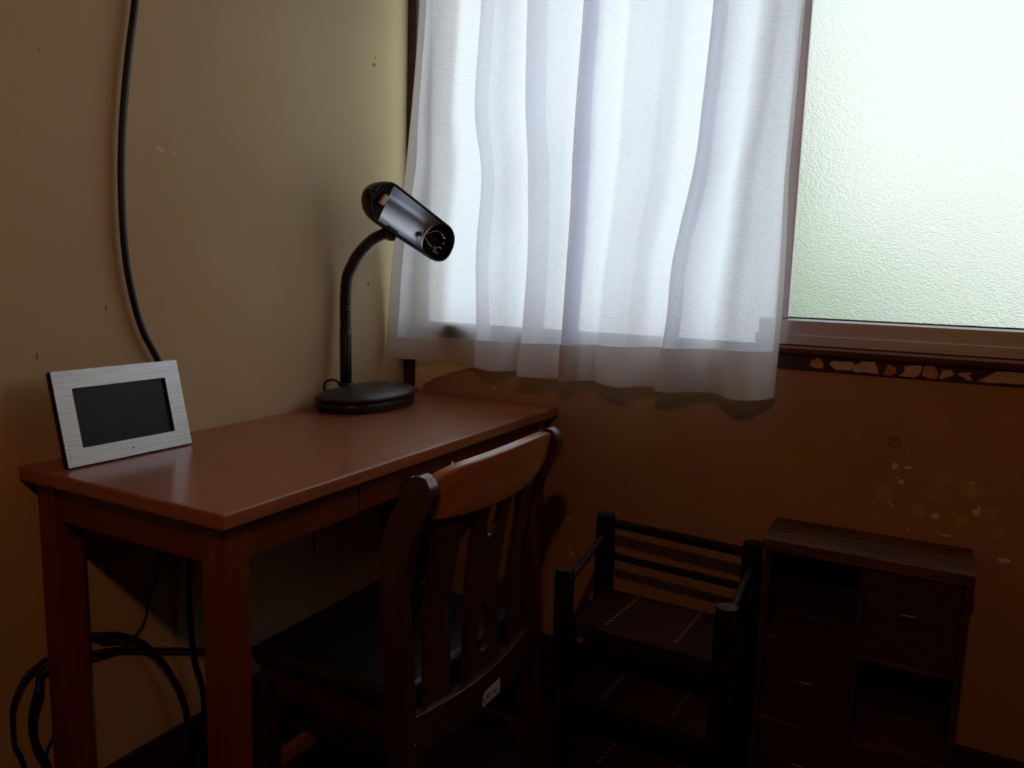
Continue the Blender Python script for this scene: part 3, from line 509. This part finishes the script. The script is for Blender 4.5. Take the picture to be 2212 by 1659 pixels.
for i in range(nrib * 4 + 1):
    d_ = Ls[-1] * i / (nrib * 4); k = max(j for j in range(len(Ls)) if Ls[j] <= d_ + 1e-9); k = min(k, len(nk) - 2)
    pts.append(nk[k].lerp(nk[k + 1], (d_ - Ls[k]) / max(1e-9, Ls[k + 1] - Ls[k]))); rad.append([.0118, .0142, .0148, .0142][i % 4])
tube('gooseneck', pts, rad, 'blackplastic', dl, 20)['label'] = 'ribbed flexible neck'
# shade
HO = Vector((0.1421, -0.3332, 1.2293))                            # socket end of the shade's opening; HA runs along it, HN out of it
HA = Vector((0.281, 0.843, -0.458)).normalized(); HN = Vector((0.883, -0.414, -0.220)); HB = HN.cross(HA).normalized(); HN = HA.cross(HB).normalized()
HN, HB = HN * math.cos(.24) + HB * math.sin(.24), HB * math.cos(.24) - HN * math.sin(.24)
HL = 0.270
def hw(a):
    w0 = 0.0535 + (0.0480 - 0.0535) * a / HL
    f = 1.0
    if a < 0.050: f = (1 - (1 - max(a, 0) / 0.050) ** 2.3) ** (1 / 2.3)
    if a > HL - 0.042: f = (1 - (1 - max(0, (HL - a)) / 0.042) ** 2.3) ** (1 / 2.3)
    return max(w0 * f, 0.0006)
def hd(a):
    d0 = 0.062 + (0.044 - 0.062) * a / HL; f = 1.0
    if a < 0.055: f = (1 - (1 - max(a, 0) / 0.055) ** 2.2) ** (1 / 2.2)
    if a > HL - 0.05: f = (1 - (1 - max(0, (HL - a)) / 0.05) ** 2.2) ** (1 / 2.2)
    return max(d0 * f, 0.0006)
def hp(a, b, n): return HO + HA * a + HB * b + HN * n
def shell(name, a0, a1, sc, na, material, off=0.0, p=2.0, nph=20, solid=0.0):
    V = []; F = []
    for i in range(na + 1):
        t = i / na; a = a0 + (a1 - a0) * (t if a0 > 0 else (0.5 - 0.5 * math.cos(math.pi * t)))
        for j in range(nph + 1):
            ph = math.pi * j / nph; c, s_ = math.cos(ph), math.sin(ph)
            b = hw(a) * sc * math.copysign(abs(c) ** (2 / 2.4), c); n = -hd(a) * sc * s_ ** (2 / 2.4) - off
            aa = a - 0.020 * s_ * max(0, 1 - a / 0.09) if name == 'shade' else a
            V.append(hp(aa, b, n))
    m_ = nph + 1
    for i in range(na):
        for j in range(nph): F.append((i * m_ + j, i * m_ + j + 1, (i + 1) * m_ + j + 1, (i + 1) * m_ + j))
    o = mesh_from(name, V, F, material, dl, True)
    if solid:
        md = o.modifiers.new('thick', 'SOLIDIFY'); md.thickness = solid; md.offset = 1.0
    return o
o = shell('shade', 0.0, HL, 1.0, 40, 'blackplastic', solid=-0.0025)
shell('reflector', 0.042, 0.216, 0.93, 20, 'mirror', off=0.001)['label'] = 'shiny metal reflector inside the shade'
# cover plate at the socket end, recessed just inside the opening
outl = [(a, hw(a) * .95) for a in [0.0015, .004, .008, .014, .022, .03, .040]] + [(a, -hw(a) * .95) for a in [.040, .03, .022, .014, .008, .004, .0015]]
plate('socket_cover', [outl], 0.003, 'matt', dl, lambda u, v, w: hp(u + 0.0, v, -0.008 + w), res=0)
V = []
bm = bmesh.new(); add_box(bm, (-.0075, -.0150, -.004), (.0075, .0150, .008), .003, 3)
for v in bm.verts: v.co = hp(.0270 + v.co.x + v.co.y * .18, v.co.y + .001, -.002 + v.co.z)
bm_obj('bulb_socket', bm, 'socket', dl)['label'] = 'cream plastic bulb socket'
# dark bulkhead and bowl at the far end
bm = bmesh.new()
rim = [hp(.217 - .012 * math.sin(math.pi * k / 16), hw(.217) * .94 * math.cos(math.pi * k / 16), -hd(.217) * .92 * math.sin(math.pi * k / 16) - .0008) for k in range(17)]
vs = [bm.verts.new(p) for p in rim]; bm.faces.new(vs)
bm_obj('end_plate', bm, 'gloss', dl)
V = []; F = []; 
for i in range(9):
    for j in range(21):
        a = .219 + (HL - .004 - .219) * i / 8; ph = math.pi * j / 20
        V.append(hp(a, hw(a) * .93 * math.cos(ph), -hd(a) * .80 * math.sin(ph) * (1 - .0 * i) - .0006))
for i in range(8):
    for j in range(20): F.append((i * 21 + j, i * 21 + j + 1, (i + 1) * 21 + j + 1, (i + 1) * 21 + j))
mesh_from('end_bowl', V, F, 'gloss', dl, True)
def clip(sgn):
    return catmull([hp(a_ + .020, b_ * sgn, n_) for a_, b_, n_ in ((.170, .004, -.042), (.176, .005, -.030), (.180, .010, -.020), (.186, .019, -.012), (.197, .0225, -.006), (.207, .019, -.002), (.211, .0135, .001), (.217, .016, .001))], 5)
for sgn in (1, -1): tube('spring_clip', clip(sgn), .0011, 'chrome', dl, 8)
bm = bmesh.new(); add_box(bm, (-.004, -.005, -.004), (.004, .005, .004), .001)
for v in bm.verts: v.co = hp(.186 + v.co.x, v.co.y, -.040 + v.co.z)
bm_obj('clip_mount', bm, 'blackplastic', dl)
# mounting block between neck and shade
bm = bmesh.new(); add_box(bm, (-.016, -.012, -.013), (.016, .016, .013), .003, 2)
for v in bm.verts: v.co = hp(.098 + v.co.x, -.052 + v.co.y, -.032 + v.co.z)
bm_obj('neck_mount', bm, 'blackplastic', dl)
tube('neck_tip', [nk[-1], hp(.096, -.046, -.036)], 0.0135, 'blackplastic', dl, 18)
tube('power_cord', catmull([(.045, -.345, .757), (.034, -.362, .768), (.022, -.375, .764), (.012, -.372, .745), (.007, -.355, .722), (.006, -.33, .7035), (.006, -.2, .7035)], 8), 0.0028, 'rubber', dl, 8)

# ================================================================== cords on the left wall and under the desk
def yz(pts, x): return [(x, y, z) for y, z in pts]
cw = yz([(-.85, 2.3), (-.855, 1.9), (-.864, 1.62), (-.874, 1.53), (-.891, 1.436), (-.903, 1.36), (-.913, 1.276), (-.918, 1.192), (-.918, 1.108), (-.913, 1.039), (-.9, .969), (-.883, .915), (-.854, .86)], .013)
cw += [(.012, -.83, .80), (.0095, -.815, .74), (.009, -.808, .69), (.010, -.806, .62), (.016, -.806, .52)] + yz([(-.807, .44), (-.81, .39), (-.811, .308), (-.804, .21), (-.792, .162), (-.783, .114), (-.783, .07), (-.788, .02), (-.782, -.03), (-.778, -.095)], .029)
tag(tube('wall_cable', catmull(cw, 6), 0.0063, 'rubber'), 'thick black cable hanging down the beige wall behind the photo frame', 'cable')
lp = yz([(-.84, -.098), (-.830, -.08), (-.824, -.04), (-.823, .015), (-.826, .071), (-.834, .123), (-.85, .17), (-.876, .224), (-.902, .266), (-.927, .297), (-.956, .321), (-.985, .339), (-1.008, .347), (-1.027, .350), (-1.07, .343), (-1.105, .321), (-1.119, .313), (-1.134, .295), (-1.145, .265), (-1.148, .231), (-1.143, .193), (-1.13, .159), (-1.122, .110), (-1.128, .02), (-1.130, -.095)], .030)
lp = [(x if i < 13 or i > 16 else .0135, y, z) for i, (x, y, z) in enumerate(lp)]
tag(tube('coiled_cable', catmull(lp, 6), 0.0065, 'rubber'), 'thick black cable looped in a big coil behind the desk leg', 'cable')
hz = yz([(-.50, .11), (-.65, .165), (-.774, .215), (-.841, .244), (-.907, .273), (-.957, .296), (-.987, .307), (-1.01, .313), (-1.029, .313), (-1.07, .325), (-1.105, .334), (-1.124, .337), (-1.143, .33), (-1.161, .308), (-1.173, .279), (-1.175, .246), (-1.174, .21), (-1.165, .183), (-1.158, .140), (-1.155, .06), (-1.150, -.095)], .0195)
hz = [(x if not 8 <= i <= 10 else .0045, y, z) for i, (x, y, z) in enumerate(hz)]
tag(tube('thin_cable', catmull(hz, 6), 0.0040, 'rubber'), 'thinner black cable running level behind the desk and looping outside its leg', 'cable')
wr = yz([(-.845, .70), (-.848, .60), (-.85, .451), (-.854, .44), (-.874, .407), (-.89, .378), (-.899, .342), (-.909, .321), (-.929, .303), (-.953, .29), (-.978, .289), (-1.011, .294), (-1.025, .295), (-1.06, .28), (-1.09, .20), (-1.112, .162), (-1.116, .128), (-1.117, .08), (-1.117, .062)], .0075)
tag(tube('thin_wire', catmull(wr, 6), 0.0021, 'rubber'), 'very thin black wire dangling under the desk against the wall', 'cable')
tag(tube('hanging_cord', [(.02, -.422, .60), (.02, -.422, .40), (.021, -.421, .327)], 0.0022, 'rubber'), 'short black cord hanging below the desk drawer', 'cable')

# ================================================================== chair
ch = thing('wooden_chair', 'brown lacquered wooden chair with slatted back and black seat pulled up to the desk', 'chair', (0.50, -0.695, FL))
pr_ = [(.700, .7435), (.711, .739), (.719, .729), (.7225, .716), (.721, .704), (.712, .679), (.694, .646), (.6795, .610), (.671, .577), (.668, .539), (.673, .484), (.679, .389), (.685, .291), (.700, .10), (.728, FL),
       (.690, FL), (.655, .10), (.642, .249), (.636, .388), (.630, .54), (.6275, .576), (.630, .622), (.642, .663), (.662, .698), (.671, .712), (.676, .727), (.686, .739)]
pr_ = [(p.x, p.y) for p in catmull([(a, b, 0) for a, b in pr_[:14]], 4)] + [(p.x, p.y) for p in catmull([(a, b, 0) for a, b in pr_[15:] + pr_[:1]], 4)][:-1]
for y0, y1 in ((-.932, -.906), (-.484, -.458)):
    bm = bmesh.new(); extrude_poly(bm, pr_, 1, y0, y1, .005); o = bm_obj('back_post', bm, 'chair_shaded', ch, True); o.modifiers.new('wn', 'WEIGHTED_NORMAL')
cy = -.695; hwd = .211
def bow(y, b): t = (y - cy) / hwd; return b * (1 - t * t)
top = catmull([(-.906, .722, 0), (-.895, .733, 0), (-.863, .745, 0), (-.816, .751, 0), (-.73, .756, 0), (-.65, .757, 0), (-.58, .753, 0), (-.53, .746, 0), (-.50, .736, 0), (-.484, .724, 0)], 4)
bot = catmull([(-.484, .690, 0), (-.52, .679, 0), (-.564, .670, 0), (-.63, .661, 0), (-.69, .657, 0), (-.76, .656, 0), (-.845, .657, 0), (-.906, .664, 0)], 4)
o = plate('top_rail', [[(p.x, p.y) for p in top] + [(p.x, p.y) for p in bot]], 0.024, 'chair', ch, lambda u, v, w: (.671 + w + (v - .66) * .20 + bow(u, .037), u, v), bevel=.004, res=.02)
for p in o.data.polygons: p.use_smooth = True
md = o.modifiers.new('wn', 'WEIGHTED_NORMAL')
lowp = [(-.906 + .422 * k / 16, .327 - .006 * math.sin(math.pi * k / 16)) for k in range(17)] + [(-.484 - .422 * k / 16, .262 - .010 * math.sin(math.pi * k / 16)) for k in range(17)]
plate('lower_rail', [lowp], 0.022, 'chair_shaded', ch, lambda u, v, w: (.655 + w + bow(u, .022), u, v), bevel=.002, res=.02)
def slat_fn(u, v, w):
    t = (v - .32) / .34; return (.658 + w + bow(u, .022) + .012 * t * t - .014 * math.sin(math.pi * t) * .6 + .022 * max(0, t - .6), u, v)
for y0, y1 in ((-.868, -.803), (-.595, -.530)):
    plate('slat', [[(y0, .320), (y1, .320), (y1 - .004, .49), (y1, .665), (y0, .665), (y0 + .004, .49)]], 0.011, 'chair_shaded', ch, slat_fn, bevel=.002, res=.02)
plate('slat', [[(-.765, .320), (-.635, .320), (-.642, .40), (-.645, .49), (-.640, .58), (-.635, .665), (-.765, .665), (-.760, .58), (-.755, .49), (-.758, .40)], ellipse(-.700, .625, .021, .044, 20), ellipse(-.700, .405, .021, .046, 20)], 0.011, 'chair_shaded', ch, slat_fn, bevel=.0015, res=.02)['label'] = 'wide centre slat with two oval cut-outs'
bm = bmesh.new(); add_box(bm, (.305, -.900, .315), (.652, -.490, .356), .016, 4); bm_obj('seat', bm, 'cushion', ch, True)['label'] = 'black vinyl cushion'
box('seat_frame', (.315, -.890, .262), (.640, -.500, .316), 'chair_shaded', ch, .003)
for y in (-.905, -.520): box('front_leg', (.312, y, FL), (.347, y + .035, .30), 'chair_shaded', ch, .004)
box('stretcher', (.320, -.872, .095), (.338, -.520, .125), 'chair', ch, .004)
for y in (-.927, -.479): box('stretcher', (.345, y, .060), (.672, y + .016, .088), 'chair_shaded', ch, .003)
lathe('screw', [(.0035, 0), (.0035, .001), (.001, .0015)], (.6845, -.912, .286), (1, -.1, 0), 'brass', ch, 10)
def stick_fn(u, v, w): return (.6774 + w + bow(u, .022), u, v)
sk = plate('sticker', [[(-.7195, .2585), (-.6545, .2585), (-.6535, .2725), (-.6535, .2875), (-.702, .2875), (-.713, .2855), (-.7185, .279)]], 0.0004, 'paper', ch, stick_fn, res=.01); sk['label'] = 'small white paper sticker with handwriting'
def strokes(segs, w_):
    for (a, b), (c, d) in segs:
        dx, dz = c - a, d - b; L_ = math.hypot(dx, dz); nx, nz = -dz / L_ * w_ / 2, dx / L_ * w_ / 2
        V = [stick_fn(a + nx, b + nz, .0008), stick_fn(c + nx, d + nz, .0008), stick_fn(c - nx, d - nz, .0008), stick_fn(a - nx, b - nz, .0008)]
        V += [(x - .0003, y, z) for x, y, z in V]
        mesh_from('letter_stroke', V, [(0, 1, 2, 3), (7, 6, 5, 4), (0, 4, 5, 1), (1, 5, 6, 2), (2, 6, 7, 3), (3, 7, 4, 0)], 'ink', sk)
def G_(x, z, segs, sx=.008, sz=.014): return [((x + a * sx, z + b * sz), (x + c * sx, z + d * sz)) for a, b, c, d in segs]
yb = .2655
strokes(G_(-.7155, yb - .002, [(0, .75, .7, .75), (.7, .75, .1, .1), (.1, .1, .9, .15)], .007, .012) + G_(-.7065, yb, [(0, 1, .8, 1), (.8, 1, .75, 0), (0, 1, .05, .6), (.05, .6, .75, .6)], .006, .013) +
        G_(-.6975, yb, [(.2, 1, .2, .1)], .006, .012) + G_(-.6915, yb, [(.2, 1, .2, .1)], .006, .013) + G_(-.6855, yb, [(0, .5, .7, .5)], .006, .012) + G_(-.6775, yb, [(0, .9, 0, .1), (0, .5, .6, .45), (.6, .8, .6, .1)], .006, .012) + G_(-.6685, yb - .001, [(.2, 1.1, .2, 0)], .006, .014), .0017)

# ================================================================== bamboo rack
rk = thing('bamboo_rack', 'low dark bamboo shelf rack with a railed top deck between chair and cabinet', 'rack', (0.88, -0.27, FL))
PB = [((.700, -.137), .474, .0225, 'cutbright'), ((1.0555, -.152), .473, .0230, 'rackwood'), ((.707, -.387), .418, .0215, 'cutbright'), ((1.060, -.401), .419, .0225, 'cut')]
for (x, y), zt, r, endm in PB:
    o = post('corner_post', (x, y, FL), (x, y, zt), r, 'rackwood', rk)
    e = lathe('post_end', [(r * .90, 0), (r * .90, .0008), (r * .2, .0010)], (x, y, zt - .0003), (0, 0, 1), endm, o, 20, False)
lathe('end_hole', [(.0035, 0), (.0035, .0006), (.001, .0007)], (1.060, -.401, .4197), (0, 0, 1), 'ink', rk, 10)
post('back_rail', (.712, -.140, .455), (1.045, -.150, .447), .0115, 'rackwood', rk, 14)
post('back_rail', (.712, -.140, .372), (1.045, -.150, .366), .0088, 'rackwood', rk, 14)
post('side_rail', (.703, -.150, .424), (.708, -.378, .380), .0085, 'rail', rk, 14, .06)
post('side_rail', (1.056, -.165, .418), (1.058, -.385, .380), .0085, 'rail', rk, 14, .06)
for z in (.275, .105, -.050):
    post('cross_bar', (.722, -.140, z), (1.045, -.150, z), .010, 'rackwood', rk, 12)
    post('cross_bar', (.722, -.378, z), (1.045, -.388, z), .010, 'rackwood', rk, 12)
    post('cross_bar', (.705, -.150, z), (.708, -.378, z), .0085, 'rackwood', rk, 12)
    post('cross_bar', (1.056, -.165, z), (1.058, -.385, z), .0085, 'rackwood', rk, 12)
    n = 22; bw = .232 / n
    first = None
    for k in range(n):
        y = -.148 - bw * (k + .5)
        if first is None:
            bm = bmesh.new(); add_tube(bm, [(0, 0, 0), (.325, -.010, 0)], bw * .52, 8)
            first = bm_obj('slat', bm, 'slat', rk, True); first.parent = rk; src = first
        else:
            src = bpy.data.objects.new('slat', first.data); S.collection.objects.link(src); src.parent = rk; src.matrix_parent_inverse = PINV['bamboo_rack']
        src.location = (.720, y, z + .0165 + rnd.uniform(-.0006, .0006))
    for x0, x1 in ((.809, .794), (.959, .951)):
        bm = bmesh.new(); m_ = 11
        for k in range(m_):
            t0 = k / m_; y0 = -.160 - .205 * t0; y1 = y0 - .012; x = x0 + (x1 - x0) * t0; zz = z + .0235
            add_tube(bm, [(x + .004, y0, zz - .004), (x + .002, y0 - .002, zz), (x - .003, y1, zz), (x - .004, y1 - .001, zz - .004)], .0011, 5)
            add_tube(bm, [(x - .004, y0 - .004, zz - .001), (x + .005, y0 - .007, zz)], .0009, 5)
        bm_obj('cord_stitching', bm, 'stitch', rk, True)['label'] = 'pale cord stitching across the slats'

# ================================================================== small cabinet
cb = thing('cube_cabinet', 'small dark wooden cabinet with open cubbies and drawers against the brown wall', 'cabinet', (1.28, -0.09, FL))
X0, X1, YF, YB = 1.086, 1.473, -.180, -.006
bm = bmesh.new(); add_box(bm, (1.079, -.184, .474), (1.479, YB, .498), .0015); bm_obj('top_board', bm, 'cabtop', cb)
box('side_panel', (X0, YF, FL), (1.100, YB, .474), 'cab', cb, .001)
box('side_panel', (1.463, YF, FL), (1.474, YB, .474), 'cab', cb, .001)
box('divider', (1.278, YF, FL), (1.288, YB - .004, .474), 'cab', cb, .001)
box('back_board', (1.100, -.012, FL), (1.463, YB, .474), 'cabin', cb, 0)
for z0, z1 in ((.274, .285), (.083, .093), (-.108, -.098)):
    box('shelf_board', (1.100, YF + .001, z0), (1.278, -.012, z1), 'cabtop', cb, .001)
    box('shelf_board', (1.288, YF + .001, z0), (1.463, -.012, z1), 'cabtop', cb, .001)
def cab_drawer(x0, x1, z0, z1):
    d_ = box('drawer', (x0 + .0015, YF + .004, z0 + .0015), (x1 - .0015, -.03, z1 - .0015), 'cab', cb, .0015)
    cx = (x0 + x1) / 2 - .002; cz = (z0 + z1) / 2 + .001
    h_ = tube('handle', catmull([(cx - .018, YF + .004, cz - .004), (cx - .019, YF - .008, cz - .002), (cx - .018, YF - .014, cz + .010), (cx - .012, YF - .016, cz + .015), (cx + .012, YF - .016, cz + .015), (cx + .018, YF - .014, cz + .010), (cx + .019, YF - .008, cz - .002), (cx + .018, YF + .004, cz - .004)], 5), .0014, 'bronze', d_, 8)
    h_['label'] = 'thin bronze bail handle'
cab_drawer(1.288, 1.463, .285, .474); cab_drawer(1.100, 1.278, .093, .274); cab_drawer(1.288, 1.463, -.098, .083); cab_drawer(1.100, 1.278, -.098, .083)
